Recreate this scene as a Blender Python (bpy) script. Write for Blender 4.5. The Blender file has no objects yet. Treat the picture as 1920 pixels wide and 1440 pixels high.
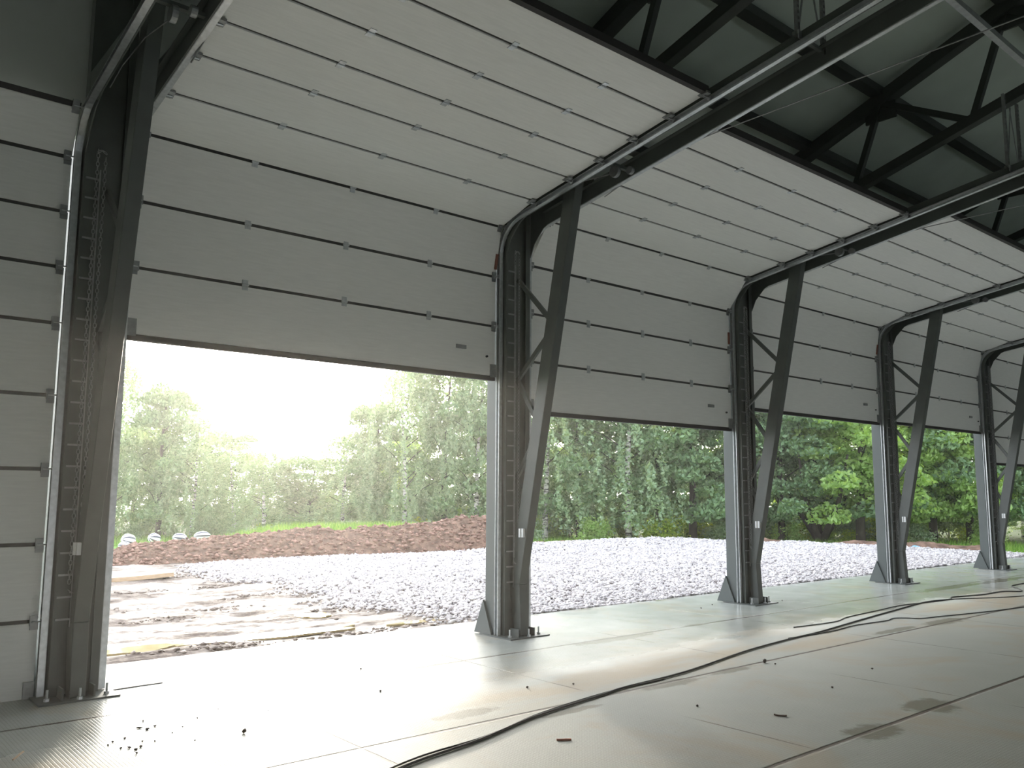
import bpy, math, random
import numpy as np
from mathutils import Vector, Matrix
random.seed(7)
RNG = np.random.default_rng(11)
SC = bpy.context.scene
COL = SC.collection

# ---------------------------------------------------------------- camera
F_PX, YAW, PITCH, ROLL = 1606.5, math.radians(40.353), math.radians(7.153), math.radians(0.324)
CAM = Vector((0.0, -7.052, 1.507))
cy, sy, cp, sp = math.cos(YAW), math.sin(YAW), math.cos(PITCH), math.sin(PITCH)
fw = Vector((sy * cp, cy * cp, sp)); rt = Vector((cy, -sy, 0)); up = rt.cross(fw)
r2 = math.cos(ROLL) * rt + math.sin(ROLL) * up
u2 = -math.sin(ROLL) * rt + math.cos(ROLL) * up
cam_data = bpy.data.cameras.new('camera')
cam_data.sensor_width = 36.0
cam_data.lens = F_PX / 1920 * 36.0
cam_data.clip_end = 500
cam = bpy.data.objects.new('camera', cam_data)
M = Matrix((r2, u2, -fw)).transposed().to_4x4(); M.translation = CAM
cam.matrix_world = M
COL.objects.link(cam)
SC.camera = cam

# ---------------------------------------------------------------- light and exposure
SUN_DIR = Vector((0.42703, 0.89334, 0.13994)).normalized()      # towards the sun: 8 degrees up, over the forest edge
SC.view_settings.view_transform = 'Standard'
SC.view_settings.look = 'None'
SC.view_settings.gamma = 1.0
SC.view_settings.exposure = 1.2
SC.view_settings.use_curve_mapping = False
SC.cycles.max_bounces = 10
SC.cycles.diffuse_bounces = 7
SC.cycles.transmission_bounces = 6
SC.cycles.transparent_max_bounces = 8
SC.cycles.use_denoising = True
SC.cycles.sample_clamp_indirect = 6.0

world = bpy.data.worlds.new('sky'); SC.world = world; world.use_nodes = True
nt = world.node_tree; nt.nodes.clear()
def N(nt, t, **kw):
    n = nt.nodes.new(t)
    for k, v in kw.items():
        if k.startswith('i_'):
            n.inputs[int(k[2:]) if k[2:].isdigit() else k[2:]].default_value = v
        else: setattr(n, k, v)
    return n
def math_node(nt, op, a, b=None, c=None, clamp=False):
    n = nt.nodes.new('ShaderNodeMath'); n.operation = op; n.use_clamp = clamp
    for i, v in enumerate((a, b, c)):
        if v is None: continue
        if isinstance(v, (int, float)): n.inputs[i].default_value = v
        else: nt.links.new(v, n.inputs[i])
    return n.outputs[0]
def mixc(nt, f, a, b):
    n = nt.nodes.new('ShaderNodeMix'); n.data_type = 'RGBA'
    for i, v in ((0, f), (6, a), (7, b)):
        if isinstance(v, (int, float)): n.inputs[i].default_value = v
        elif isinstance(v, tuple): n.inputs[i].default_value = (*v, 1) if len(v) == 3 else v
        else: nt.links.new(v, n.inputs[i])
    return n.outputs[2]
geo = N(nt, 'ShaderNodeTexCoord')
dot = nt.nodes.new('ShaderNodeVectorMath'); dot.operation = 'DOT_PRODUCT'
nrm = nt.nodes.new('ShaderNodeVectorMath'); nrm.operation = 'NORMALIZE'
nt.links.new(geo.outputs['Generated'], nrm.inputs[0])
nt.links.new(nrm.outputs[0], dot.inputs[0]); dot.inputs[1].default_value = SUN_DIR
d = math_node(nt, 'MAXIMUM', dot.outputs['Value'], 0.0)
halo1 = math_node(nt, 'MULTIPLY', math_node(nt, 'POWER', d, 900.0), 60.0)
halo2 = math_node(nt, 'MULTIPLY', math_node(nt, 'POWER', d, 40.0), 7.0)
halo3 = math_node(nt, 'MULTIPLY', math_node(nt, 'POWER', d, 4.0), 2.6)
halo = math_node(nt, 'ADD', math_node(nt, 'ADD', halo1, halo2), halo3)
sep = N(nt, 'ShaderNodeSeparateXYZ'); nt.links.new(nrm.outputs[0], sep.inputs[0])
elev = math_node(nt, 'POWER', math_node(nt, 'MAXIMUM', sep.outputs[2], 0.0), 0.6)
base = mixc(nt, elev, (1.5, 1.5, 1.5), (1.1, 1.28, 1.5))
haloc = nt.nodes.new('ShaderNodeVectorMath'); haloc.operation = 'SCALE'
haloc.inputs[0].default_value = (1.0, 0.93, 0.80); nt.links.new(halo, haloc.inputs['Scale'])
addc = nt.nodes.new('ShaderNodeVectorMath'); addc.operation = 'ADD'
nt.links.new(base, addc.inputs[0]); nt.links.new(haloc.outputs[0], addc.inputs[1])
bg = N(nt, 'ShaderNodeBackground'); bg.inputs[1].default_value = 1.0
nt.links.new(addc.outputs[0], bg.inputs[0])
out = N(nt, 'ShaderNodeOutputWorld'); nt.links.new(bg.outputs[0], out.inputs[0])

sl_ = bpy.data.lights.new('sun', 'SUN'); sl_.energy = 2.0; sl_.color = (1.0, 0.90, 0.74); sl_.angle = math.radians(3.0)
sun = bpy.data.objects.new('sun', sl_); COL.objects.link(sun)
sun.rotation_euler = (-SUN_DIR).to_track_quat('-Z', 'Y').to_euler()
sun.location = (10, 20, 12)

# ---------------------------------------------------------------- materials
def mat(name, color, rough=0.6, metal=0.0, noise=0.0, nscale=8.0, color2=None, bump=0.0, bscale=40.0, spec=0.5, stretch=None, detail=4.0):
    m = bpy.data.materials.new(name); m.use_nodes = True
    t = m.node_tree; b = t.nodes['Principled BSDF']
    b.inputs['Roughness'].default_value = rough; b.inputs['Metallic'].default_value = metal
    b.inputs['Specular IOR Level'].default_value = spec
    b.inputs['Base Color'].default_value = (*color, 1)
    tc = t.nodes.new('ShaderNodeTexCoord'); vec = tc.outputs['Object']
    if stretch:
        mp = t.nodes.new('ShaderNodeMapping'); mp.inputs['Scale'].default_value = stretch
        t.links.new(vec, mp.inputs[0]); vec = mp.outputs[0]
    if noise or color2:
        n = N(t, 'ShaderNodeTexNoise'); n.inputs['Scale'].default_value = nscale; n.inputs['Detail'].default_value = detail
        t.links.new(vec, n.inputs[0])
        r = t.nodes.new('ShaderNodeValToRGB'); r.color_ramp.elements[0].position = 0.5 - 0.2; r.color_ramp.elements[1].position = 0.5 + 0.2
        c2 = color2 or tuple(min(1, c * (1 + noise)) for c in color)
        c1 = color if color2 else tuple(c * (1 - noise) for c in color)
        r.color_ramp.elements[0].color = (*c1, 1); r.color_ramp.elements[1].color = (*c2, 1)
        t.links.new(n.outputs[0], r.inputs[0]); t.links.new(r.outputs[0], b.inputs['Base Color'])
    if bump:
        n2 = N(t, 'ShaderNodeTexNoise'); n2.inputs['Scale'].default_value = bscale; n2.inputs['Detail'].default_value = 5
        t.links.new(vec, n2.inputs[0])
        bp = N(t, 'ShaderNodeBump'); bp.inputs['Strength'].default_value = bump; bp.inputs['Distance'].default_value = 0.02
        t.links.new(n2.outputs[0], bp.inputs['Height']); t.links.new(bp.outputs[0], b.inputs['Normal'])
    return m

M_STEEL = mat('painted_steel', (0.085, 0.095, 0.088), 0.45, noise=0.12, nscale=5)
M_JAMB = mat('jamb_sheet', (0.085, 0.10, 0.097), 0.5, noise=0.05, nscale=3)
M_TRUSS = mat('truss_paint', (0.038, 0.044, 0.039), 0.55, noise=0.1, nscale=5)
M_GALV = mat('galvanised_steel', (0.55, 0.57, 0.58), 0.38, metal=0.9, noise=0.12, nscale=30)
M_GALVD = mat('dull_galvanised_steel', (0.30, 0.31, 0.31), 0.5, metal=0.7, noise=0.15, nscale=20)
M_PANEL = mat('door_panel_skin', (0.86, 0.86, 0.84), 0.5, noise=0.035, nscale=14, bump=0.12, bscale=60, stretch=(0.35, 4, 4))
M_JOINT = mat('dark_joint_rubber', (0.075, 0.073, 0.07), 0.7)
M_SEAL = mat('black_rubber_seal', (0.025, 0.022, 0.022), 0.6)
M_CABLE = mat('black_cable_rubber', (0.018, 0.018, 0.018), 0.5)
M_RED = mat('red_tag', (0.22, 0.085, 0.06), 0.6)
M_WHITE = mat('white_plastic', (0.8, 0.8, 0.8), 0.4)
M_BLUE = mat('blue_film', (0.12, 0.35, 0.7), 0.4)
M_WALL = mat('wall_sheet', (0.50, 0.53, 0.51), 0.6, noise=0.04, nscale=2)
M_TWIG = mat('brown_bark_bit', (0.09, 0.055, 0.04), 0.8, noise=0.2, nscale=30)
M_RUST = mat('rusty_metal_bit', (0.30, 0.10, 0.06), 0.7, noise=0.3, nscale=40)
M_DIRT = mat('dirt_clod', (0.07, 0.055, 0.045), 0.9, noise=0.3, nscale=60)
M_SOIL = mat('reddish_soil', (0.075, 0.047, 0.036), 0.95, color2=(0.25, 0.155, 0.115), nscale=5, bump=1.0, bscale=14, spec=0.1, detail=10)
M_LAWN = mat('lawn_grass', (0.08, 0.19, 0.03), 0.8, color2=(0.16, 0.34, 0.06), nscale=6, bump=0.8, bscale=60, spec=0.1)
M_GBASE = mat('crushed_stone_bed', (0.16, 0.14, 0.14), 0.9, color2=(0.38, 0.34, 0.345), nscale=24, bump=1.0, bscale=30, spec=0.2)
M_WOOD = mat('pale_wood', (0.50, 0.36, 0.24), 0.6, noise=0.15, nscale=6, stretch=(1, 8, 8))
M_DARKBARK = mat('dark_bark', (0.045, 0.035, 0.028), 0.9, noise=0.3, nscale=8, bump=0.6, bscale=20)

def birch_mat():
    m = bpy.data.materials.new('birch_bark'); m.use_nodes = True; t = m.node_tree; b = t.nodes['Principled BSDF']
    b.inputs['Roughness'].default_value = 0.7
    tc = t.nodes.new('ShaderNodeTexCoord'); mp = t.nodes.new('ShaderNodeMapping'); mp.inputs['Scale'].default_value = (3, 3, 9)
    t.links.new(tc.outputs['Object'], mp.inputs[0])
    n = N(t, 'ShaderNodeTexNoise'); n.inputs['Scale'].default_value = 1.6; n.inputs['Detail'].default_value = 6
    t.links.new(mp.outputs[0], n.inputs[0])
    r = t.nodes.new('ShaderNodeValToRGB'); r.color_ramp.elements[0].position = 0.42; r.color_ramp.elements[1].position = 0.52
    r.color_ramp.elements[0].color = (0.05, 0.045, 0.04, 1); r.color_ramp.elements[1].color = (0.62, 0.60, 0.56, 1)
    t.links.new(n.outputs[0], r.inputs[0]); t.links.new(r.outputs[0], b.inputs['Base Color'])
    return m
M_BIRCH = birch_mat()

def island_mat(name, cols, rough=0.8, translucent=0.0, spec=0.2):
    m = bpy.data.materials.new(name); m.use_nodes = True; t = m.node_tree; b = t.nodes['Principled BSDF']
    g = t.nodes.new('ShaderNodeNewGeometry'); r = t.nodes.new('ShaderNodeValToRGB')
    els = r.color_ramp.elements
    els[0].position = 0; els[0].color = (*cols[0], 1); els[1].position = 1; els[1].color = (*cols[-1], 1)
    for i, c in enumerate(cols[1:-1]):
        e = els.new((i + 1) / (len(cols) - 1)); e.color = (*c, 1)
    t.links.new(g.outputs['Random Per Island'], r.inputs[0]); t.links.new(r.outputs[0], b.inputs['Base Color'])
    b.inputs['Roughness'].default_value = rough; b.inputs['Specular IOR Level'].default_value = spec
    if translucent:
        tr = t.nodes.new('ShaderNodeBsdfTranslucent'); mx = t.nodes.new('ShaderNodeMixShader'); mx.inputs[0].default_value = translucent
        sc = t.nodes.new('ShaderNodeVectorMath'); sc.operation = 'MULTIPLY'; sc.inputs[1].default_value = (1.5, 1.35, 0.5)
        t.links.new(r.outputs[0], sc.inputs[0]); t.links.new(sc.outputs[0], tr.inputs[0])
        t.links.new(b.outputs[0], mx.inputs[1]); t.links.new(tr.outputs[0], mx.inputs[2])
        t.links.new(mx.outputs[0], t.nodes['Material Output'].inputs[0])
    return m
M_LEAF_DARK = island_mat('dark_leaves', [(0.13, 0.21, 0.12), (0.20, 0.31, 0.18), (0.28, 0.41, 0.24)], translucent=0.4)
M_LEAF_BIRCH = island_mat('birch_leaves', [(0.20, 0.29, 0.19), (0.28, 0.39, 0.26), (0.36, 0.47, 0.33)], translucent=0.4)
M_LEAF_LIGHT = island_mat('yellow_green_leaves', [(0.24, 0.38, 0.13), (0.33, 0.49, 0.18), (0.42, 0.58, 0.24)], translucent=0.45)
M_LEAF_BUSH = island_mat('undergrowth_leaves', [(0.18, 0.30, 0.06), (0.36, 0.48, 0.10), (0.55, 0.62, 0.14)], translucent=0.5)
M_GRASS = island_mat('grass_blades', [(0.10, 0.22, 0.04), (0.20, 0.36, 0.08), (0.32, 0.42, 0.12)], translucent=0.35)
M_STONE = island_mat('crushed_stone', [(0.26, 0.235, 0.24), (0.48, 0.44, 0.445), (0.62, 0.57, 0.57), (0.38, 0.35, 0.36), (0.72, 0.69, 0.68)], 0.75, spec=0.3)
M_SOILCLOD = island_mat('soil_clods', [(0.13, 0.075, 0.06), (0.24, 0.14, 0.11), (0.34, 0.21, 0.17)], 0.95, spec=0.1)

def floor_mat():
    m = bpy.data.materials.new('wet_concrete_slab'); m.use_nodes = True; t = m.node_tree; b = t.nodes['Principled BSDF']
    L = t.links.new
    tc = t.nodes.new('ShaderNodeTexCoord'); sp_ = t.nodes.new('ShaderNodeSeparateXYZ'); L(tc.outputs['Object'], sp_.inputs[0])
    X, Y = sp_.outputs[0], sp_.outputs[1]
    def noise(scale, detail=4, rough=0.5, st=None, dist=0.0):
        n = N(t, 'ShaderNodeTexNoise'); n.inputs['Scale'].default_value = scale; n.inputs['Detail'].default_value = detail
        n.inputs['Roughness'].default_value = rough; n.inputs['Distortion'].default_value = dist
        if st:
            mp = t.nodes.new('ShaderNodeMapping'); mp.inputs['Scale'].default_value = st; L(tc.outputs['Object'], mp.inputs[0]); L(mp.outputs[0], n.inputs[0])
        else: L(tc.outputs['Object'], n.inputs[0])
        return n.outputs[0]
    def ramp(v, a, b_):
        mr = t.nodes.new('ShaderNodeMapRange'); mr.interpolation_type = 'SMOOTHSTEP'
        mr.inputs[1].default_value = a; mr.inputs[2].default_value = b_; L(v, mr.inputs[0]); return mr.outputs[0]
    n_big, n_mid, n_fine = noise(0.7, 5), noise(3.0, 6), noise(30, 4)
    mo = lambda op, a, b2=None, c=None: math_node(t, op, a, b2, c)
    # distance to the joints running along the hall (every 1.73 m) and across it (every 2.07 m)
    wob = mo('MULTIPLY', mo('SUBTRACT', noise(9, 3), 0.5), 0.012)
    yy = mo('ADD', Y, wob)
    dj = mo('PINGPONG', mo('ADD', yy, 0.735 + 1.73 * 20), 0.865)
    dx = mo('PINGPONG', mo('ADD', mo('ADD', X, wob), -2.75 + 2.07 * 20), 1.035)
    inner = ramp(Y, 0.35, 0.2)
    jl = mo('MULTIPLY', ramp(dj, 0.022, 0.010), inner)
    jx = mo('MULTIPLY', mo('MULTIPLY', ramp(dx, 0.012, 0.004), inner), ramp(noise(0.9, 3), 0.42, 0.56))
    joint = mo('MAXIMUM', mo('MULTIPLY', jl, ramp(noise(0.6, 3), 0.24, 0.36)), mo('MULTIPLY', jx, 0.75))
    # brown seep stains beside the joints
    seep = mo('MULTIPLY', ramp(dj, 0.10, 0.0), ramp(noise(1.3, 6, 0.6), 0.56, 0.66))
    dn = mo('MULTIPLY', mo('SUBTRACT', noise(7, 6, 0.65), 0.5), 1.5)
    for (px, py, ra, rb) in ((5.45, -4.21, .26, .13), (6.42, -4.14, .24, .17), (6.35, -2.50, .30, .07), (5.55, -2.50, .34, .09), (10.75, -2.42, .5, .12), (9.6, -2.36, .5, .07),
                             (3.72, -2.22, .26, .09), (6.75, -.80, .55, .10), (14.8, -.85, 1.2, .10), (16.6, -.9, 1.0, .12), (4.3, -2.62, .3, .05)):
        ex = mo('DIVIDE', mo('SUBTRACT', X, px), ra); ey = mo('DIVIDE', mo('SUBTRACT', Y, py), rb)
        rad = mo('ADD', mo('SQRT', mo('ADD', mo('MULTIPLY', ex, ex), mo('MULTIPLY', ey, ey))), dn)
        seep = mo('MAXIMUM', seep, mo('MULTIPLY', ramp(rad, 1.2, 0.7), 0.95))
    brown = mo('MULTIPLY', ramp(noise(0.9, 8, 0.66, dist=0.8), 0.5, 0.68), 0.6)
    band = mo('MULTIPLY', ramp(mo('ABSOLUTE', mo('ADD', Y, 1.9)), 1.0, 0.1), ramp(noise(0.8, 5, 0.6, st=(0.5, 1.6, 1)), 0.42, 0.62))
    # wet, smooth strip inside the doorways
    edge = mo('ADD', Y, mo('MULTIPLY', mo('SUBTRACT', noise(0.9, 5, 0.55, st=(0.7, 1.4, 1)), 0.5), 1.3))
    wet = ramp(edge, -2.15, -1.15)
    wet2 = mo('MAXIMUM', wet, mo('MULTIPLY', mo('MULTIPLY', seep, 0.8), ramp(Y, -1.6, -1.0)))
    dryc = mixc(t, n_mid, (0.33, 0.35, 0.325), (0.47, 0.49, 0.46))
    dryc = mixc(t, mo('MULTIPLY', n_big, 0.5), dryc, (0.34, 0.34, 0.30))
    c = mixc(t, brown, dryc, (0.40, 0.33, 0.235))
    c = mixc(t, mo('MULTIPLY', band, 0.75), c, (0.40, 0.30, 0.18))
    speck = mo('MAXIMUM', ramp(noise(40, 3), 0.68, 0.74), mo('MULTIPLY', ramp(noise(14, 8, 0.7), 0.62, 0.74), 0.22))
    c = mixc(t, mo('MULTIPLY', speck, 0.5), c, (0.16, 0.13, 0.10))
    c = mixc(t, mo('MULTIPLY', wet, 0.25), c, (0.34, 0.36, 0.33))
    c = mixc(t, mo('MULTIPLY', seep, 0.85), c, (0.125, 0.115, 0.068))
    c = mixc(t, joint, c, (0.062, 0.038, 0.022))
    rr = mo('ADD', 0.62, mo('MULTIPLY', mo('SUBTRACT', n_mid, 0.5), 0.2))
    rw = mo('ADD', 0.12, mo('MULTIPLY', n_mid, 0.14))
    mr = t.nodes.new('ShaderNodeMix'); L(wet2, mr.inputs[0]); L(rr, mr.inputs[2]); L(rw, mr.inputs[3])
    L(mr.outputs[0], b.inputs['Roughness'])
    b.inputs['Specular IOR Level'].default_value = 0.55
    # embossed wire-mesh print of the shuttering plywood, 26 mm pitch
    gx = mo('PINGPONG', mo('ADD', X, 50.0), 0.011); gy = mo('PINGPONG', mo('ADD', Y, 50.0), 0.011)
    grid = mo('MINIMUM', ramp(gx, 0.0, 0.005), ramp(gy, 0.0, 0.005))
    near = mo('MULTIPLY', ramp(X, 10.5, 5.0), mo('ADD', 0.35, mo('MULTIPLY', ramp(noise(0.5, 2), 0.3, 0.55), 0.65)))
    c = mixc(t, mo('MULTIPLY', mo('MULTIPLY', mo('SUBTRACT', 1.0, grid), near), 0.30), c, (0.20, 0.19, 0.165))
    L(c, b.inputs['Base Color'])
    hgt = mo('ADD', mo('MULTIPLY', mo('MULTIPLY', grid, near), 0.22), mo('MULTIPLY', n_fine, 0.10))
    hgt = mo('SUBTRACT', hgt, mo('MULTIPLY', joint, 1.2))
    bp = N(t, 'ShaderNodeBump'); bp.inputs['Strength'].default_value = 0.5; bp.inputs['Distance'].default_value = 0.008
    L(hgt, bp.inputs['Height']); L(bp.outputs[0], b.inputs['Normal'])
    return m
M_FLOOR = floor_mat()

def mud_mat():
    m = bpy.data.materials.new('wet_mud'); m.use_nodes = True; t = m.node_tree; b = t.nodes['Principled BSDF']
    tc = t.nodes.new('ShaderNodeTexCoord')
    n = N(t, 'ShaderNodeTexNoise'); n.inputs['Scale'].default_value = 1.4; n.inputs['Detail'].default_value = 9; n.inputs['Roughness'].default_value = 0.65
    mp = t.nodes.new('ShaderNodeMapping'); mp.inputs['Scale'].default_value = (0.6, 1.6, 1); t.links.new(tc.outputs['Object'], mp.inputs[0]); t.links.new(mp.outputs[0], n.inputs[0])
    r = t.nodes.new('ShaderNodeValToRGB'); e = r.color_ramp.elements
    e[0].position = 0.38; e[0].color = (0.07, 0.045, 0.035, 1); e[1].position = 0.47; e[1].color = (0.18, 0.14, 0.115, 1)
    e2 = e.new(0.66); e2.color = (0.36, 0.31, 0.28, 1)
    t.links.new(n.outputs[0], r.inputs[0]); t.links.new(r.outputs[0], b.inputs['Base Color'])
    mr = t.nodes.new('ShaderNodeMapRange'); mr.inputs[1].default_value = .4; mr.inputs[2].default_value = .6; mr.inputs[3].default_value = .85; mr.inputs[4].default_value = .4
    t.links.new(n.outputs[0], mr.inputs[0]); t.links.new(mr.outputs[0], b.inputs['Roughness'])
    n2 = N(t, 'ShaderNodeTexNoise'); n2.inputs['Scale'].default_value = 16; n2.inputs['Detail'].default_value = 7
    t.links.new(tc.outputs['Object'], n2.inputs[0])
    bp = N(t, 'ShaderNodeBump'); bp.inputs['Strength'].default_value = 0.7; bp.inputs['Distance'].default_value = 0.03
    t.links.new(n2.outputs[0], bp.inputs['Height']); t.links.new(bp.outputs[0], b.inputs['Normal'])
    return m
M_MUD = mud_mat()
M_PUDDLE = mat('muddy_puddle_water', (0.42, 0.33, 0.17), 0.06, noise=0.1, nscale=2, spec=0.5)

def stripe_mat():
    m = bpy.data.materials.new('black_and_white_stripes'); m.use_nodes = True; t = m.node_tree; b = t.nodes['Principled BSDF']
    tc = t.nodes.new('ShaderNodeTexCoord'); s = t.nodes.new('ShaderNodeSeparateXYZ'); t.links.new(tc.outputs['Object'], s.inputs[0])
    a = math_node(t, 'ARCTAN2', s.outputs[1], s.outputs[2])
    v = math_node(t, 'FRACT', math_node(t, 'MULTIPLY', a, 14 / (2 * math.pi) * 0.5))
    c = mixc(t, math_node(t, 'GREATER_THAN', v, 0.55), (0.85, 0.85, 0.87), (0.05, 0.05, 0.08))
    t.links.new(c, b.inputs['Base Color']); b.inputs['Roughness'].default_value = 0.5
    return m
M_STRIPE = stripe_mat()

# ---------------------------------------------------------------- mesh helpers
class MB:
    def __init__(s): s.v = []; s.f = []
    def add(s, vs, fs):
        o = len(s.v); s.v += [tuple(v) for v in vs]; s.f += [tuple(i + o for i in f) for f in fs]; return s
    def box(s, x0, x1, y0, y1, z0, z1):
        return s.add([(x0, y0, z0), (x1, y0, z0), (x1, y1, z0), (x0, y1, z0), (x0, y0, z1), (x1, y0, z1), (x1, y1, z1), (x0, y1, z1)],
                     [(0, 3, 2, 1), (4, 5, 6, 7), (0, 1, 5, 4), (1, 2, 6, 5), (2, 3, 7, 6), (3, 0, 4, 7)])
    def bar(s, p, q, w, h, side=None):
        p, q = Vector(p), Vector(q); d = (q - p).normalized()
        a = Vector(side) if side else (Vector((1, 0, 0)) if abs(d.x) < 0.9 else Vector((0, 1, 0)))
        a = (a - d * a.dot(d)).normalized(); b = d.cross(a)
        vs = []
        for c in (p, q):
            for i, j in ((-1, -1), (1, -1), (1, 1), (-1, 1)): vs.append(c + a * (w / 2 * i) + b * (h / 2 * j))
        return s.add(vs, [(0, 3, 2, 1), (4, 5, 6, 7), (0, 1, 5, 4), (1, 2, 6, 5), (2, 3, 7, 6), (3, 0, 4, 7)])
    def cyl(s, p, q, r, n=10, r1=None):
        p, q = Vector(p), Vector(q); d = (q - p).normalized(); r1 = r if r1 is None else r1
        a = Vector((1, 0, 0)) if abs(d.x) < 0.9 else Vector((0, 1, 0)); a = (a - d * a.dot(d)).normalized(); b = d.cross(a)
        vs = [];
        for c, rr in ((p, r), (q, r1)):
            for k in range(n): vs.append(c + (a * math.cos(2 * math.pi * k / n) + b * math.sin(2 * math.pi * k / n)) * rr)
        fs = [(k, (k + 1) % n, n + (k + 1) % n, n + k) for k in range(n)] + [tuple(range(n))[::-1], tuple(range(n, 2 * n))]
        return s.add(vs, fs)
    def tube(s, pts, rad, n=6, close=False):
        pts = [Vector(p) for p in pts]; L = len(pts); vs = []; prev = None
        for i, c in enumerate(pts):
            if close: d = (pts[(i + 1) % L] - pts[i - 1]).normalized()
            else: d = (pts[min(i + 1, L - 1)] - pts[max(i - 1, 0)]).normalized()
            ref = prev if prev is not None else (Vector((0, 0, 1)) if abs(d.z) < 0.9 else Vector((1, 0, 0)))
            a = (ref - d * ref.dot(d)).normalized(); prev = a; b = d.cross(a)
            rr = rad[i] if isinstance(rad, (list, tuple)) else rad
            for k in range(n): vs.append(c + (a * math.cos(2 * math.pi * k / n) + b * math.sin(2 * math.pi * k / n)) * rr)
        fs = []
        for i in range(L if close else L - 1):
            j = (i + 1) % L
            for k in range(n): fs.append((i * n + k, i * n + (k + 1) % n, j * n + (k + 1) % n, j * n + k))
        if not close: fs += [tuple(range(n))[::-1], tuple(range((L - 1) * n, L * n))]
        return s.add(vs, fs)
    def sweep(s, path, prof):
        """path: (centre, normal, side) frames; prof: closed 2D outline (side, normal)"""
        n = len(prof); vs = []
        for c, nn, sd in path:
            for a, b in prof: vs.append(c + sd * a + nn * b)
        fs = []
        for i in range(len(path) - 1):
            for k in range(n): fs.append((i * n + k, i * n + (k + 1) % n, (i + 1) * n + (k + 1) % n, (i + 1) * n + k))
        fs += [tuple(range(n))[::-1], tuple(range((len(path) - 1) * n, len(path) * n))]
        return s.add(vs, fs)
    def build(s, name, material, parent=None, loc=None, smooth=False, bevel=0.0):
        me = bpy.data.meshes.new(name); me.from_pydata(s.v, [], s.f); me.materials.append(material)
        if smooth: me.polygons.foreach_set('use_smooth', [True] * len(me.polygons))
        me.update()
        return link_mesh(name, me, parent, loc, bevel)
def link_mesh(name, me, parent=None, loc=None, bevel=0.0):
    o = bpy.data.objects.new(name, me); COL.objects.link(o)
    if parent is not None: o.parent = parent
    if loc is not None: o.location = loc
    if bevel:
        b = o.modifiers.new('bevel', 'BEVEL'); b.width = bevel; b.segments = 2; b.limit_method = 'ANGLE'
    return o
def np_mesh(name, V, Fq, material, smooth=False):
    """V (n,3), Fq (m,k) with constant k"""
    me = bpy.data.meshes.new(name); n, (m, k) = len(V), Fq.shape
    me.vertices.add(n); me.vertices.foreach_set('co', V.astype(np.float32).ravel())
    me.loops.add(m * k); me.loops.foreach_set('vertex_index', Fq.astype(np.int32).ravel())
    me.polygons.add(m); me.polygons.foreach_set('loop_start', np.arange(0, m * k, k, dtype=np.int32))
    me.polygons.foreach_set('loop_total', np.full(m, k, dtype=np.int32))
    me.materials.append(material); me.update(calc_edges=True)
    if smooth: me.polygons.foreach_set('use_smooth', np.ones(m, dtype=bool))
    me.validate()
    return me
def thing(name, label, cat, loc=(0, 0, 0), group=None):
    o = bpy.data.objects.new(name, None); COL.objects.link(o); o.location = loc; o.empty_display_size = 0.2
    return tag(o, label, cat, group)
def tag(o, label, cat, group=None, kind=None):
    o['label'] = label; o['category'] = cat; o['kind'] = kind or 'thing'
    if group: o['group'] = group
    return o
STRUCT_LABEL = {'floor': ('wet grey concrete floor slab of the hall, with brown joints', 'floor'), 'wall_left': ('grey end wall of the hall beyond the closed door', 'wall'),
    'wall_right': ('grey end wall far down the hall', 'wall'), 'wall_back': ('grey unseen long wall opposite the doors, low openings added for light', 'wall'), 'wall_front': ('grey wall band above the row of doors', 'wall'),
    'ceiling': ('dim grey panelled underside of the pitched roof', 'ceiling'), 'forest_floor': ('dark leaf-littered forest floor under the trees', 'ground'), 'yard': ('unseen pale gravel ground added behind the hall openings', 'ground'), 'ground': ('green lawn ground beyond the gravel and mud', 'ground'),
    'muddy_ground': ('rutted wet mud outside the sunlit doorway', 'ground'), 'gravel_bed': ('stony bed under the pale crushed stone', 'ground')}
def struct(o):
    o['kind'] = 'structure'; k = o.name.split('.')[0]
    if k in STRUCT_LABEL: o['label'], o['category'] = STRUCT_LABEL[k]
    return o
def copy_tree(o, parent=None):
    c = o.copy(); COL.objects.link(c); c.parent = parent
    for ch in list(o.children): copy_tree(ch, c)
    return c

def vnoise(x, y, seed=0):
    rs = np.random.default_rng(seed); T = rs.random((256, 256))
    xi = np.floor(x).astype(int); yi = np.floor(y).astype(int); fx = x - xi; fy = y - yi
    fx = fx * fx * (3 - 2 * fx); fy = fy * fy * (3 - 2 * fy)
    g = lambda a, b: T[a % 256, b % 256]
    return (g(xi, yi) * (1 - fx) + g(xi + 1, yi) * fx) * (1 - fy) + (g(xi, yi + 1) * (1 - fx) + g(xi + 1, yi + 1) * fx) * fy
def fbm(x, y, seed=0, oct=5, gain=0.5):
    s = 0; a = 1; tot = 0
    for i in range(oct): s = s + a * vnoise(x * 2 ** i, y * 2 ** i, seed + i); tot += a; a *= gain
    return s / tot - 0.5

# ---------------------------------------------------------------- hall geometry
BAY = 4.3; X0 = 1.568                     # X of the track to the left of each column; the right one is 0.42 further
SLOPE = math.tan(math.radians(9.43))
def XR(k): return X0 + BAY * k
ROOF = lambda y: 5.66 + 0.39 * abs(min(y, 0)) if y > -9 else 5.66 + 0.39 * (18 + y)
XL, XE, YB = -2.85, 32.0, -18.0

# floor slab
fl = MB().box(XL - .2, XE + .2, YB - .2, 1.05, -0.25, 0.0).build('floor', M_FLOOR); struct(fl)
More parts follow.
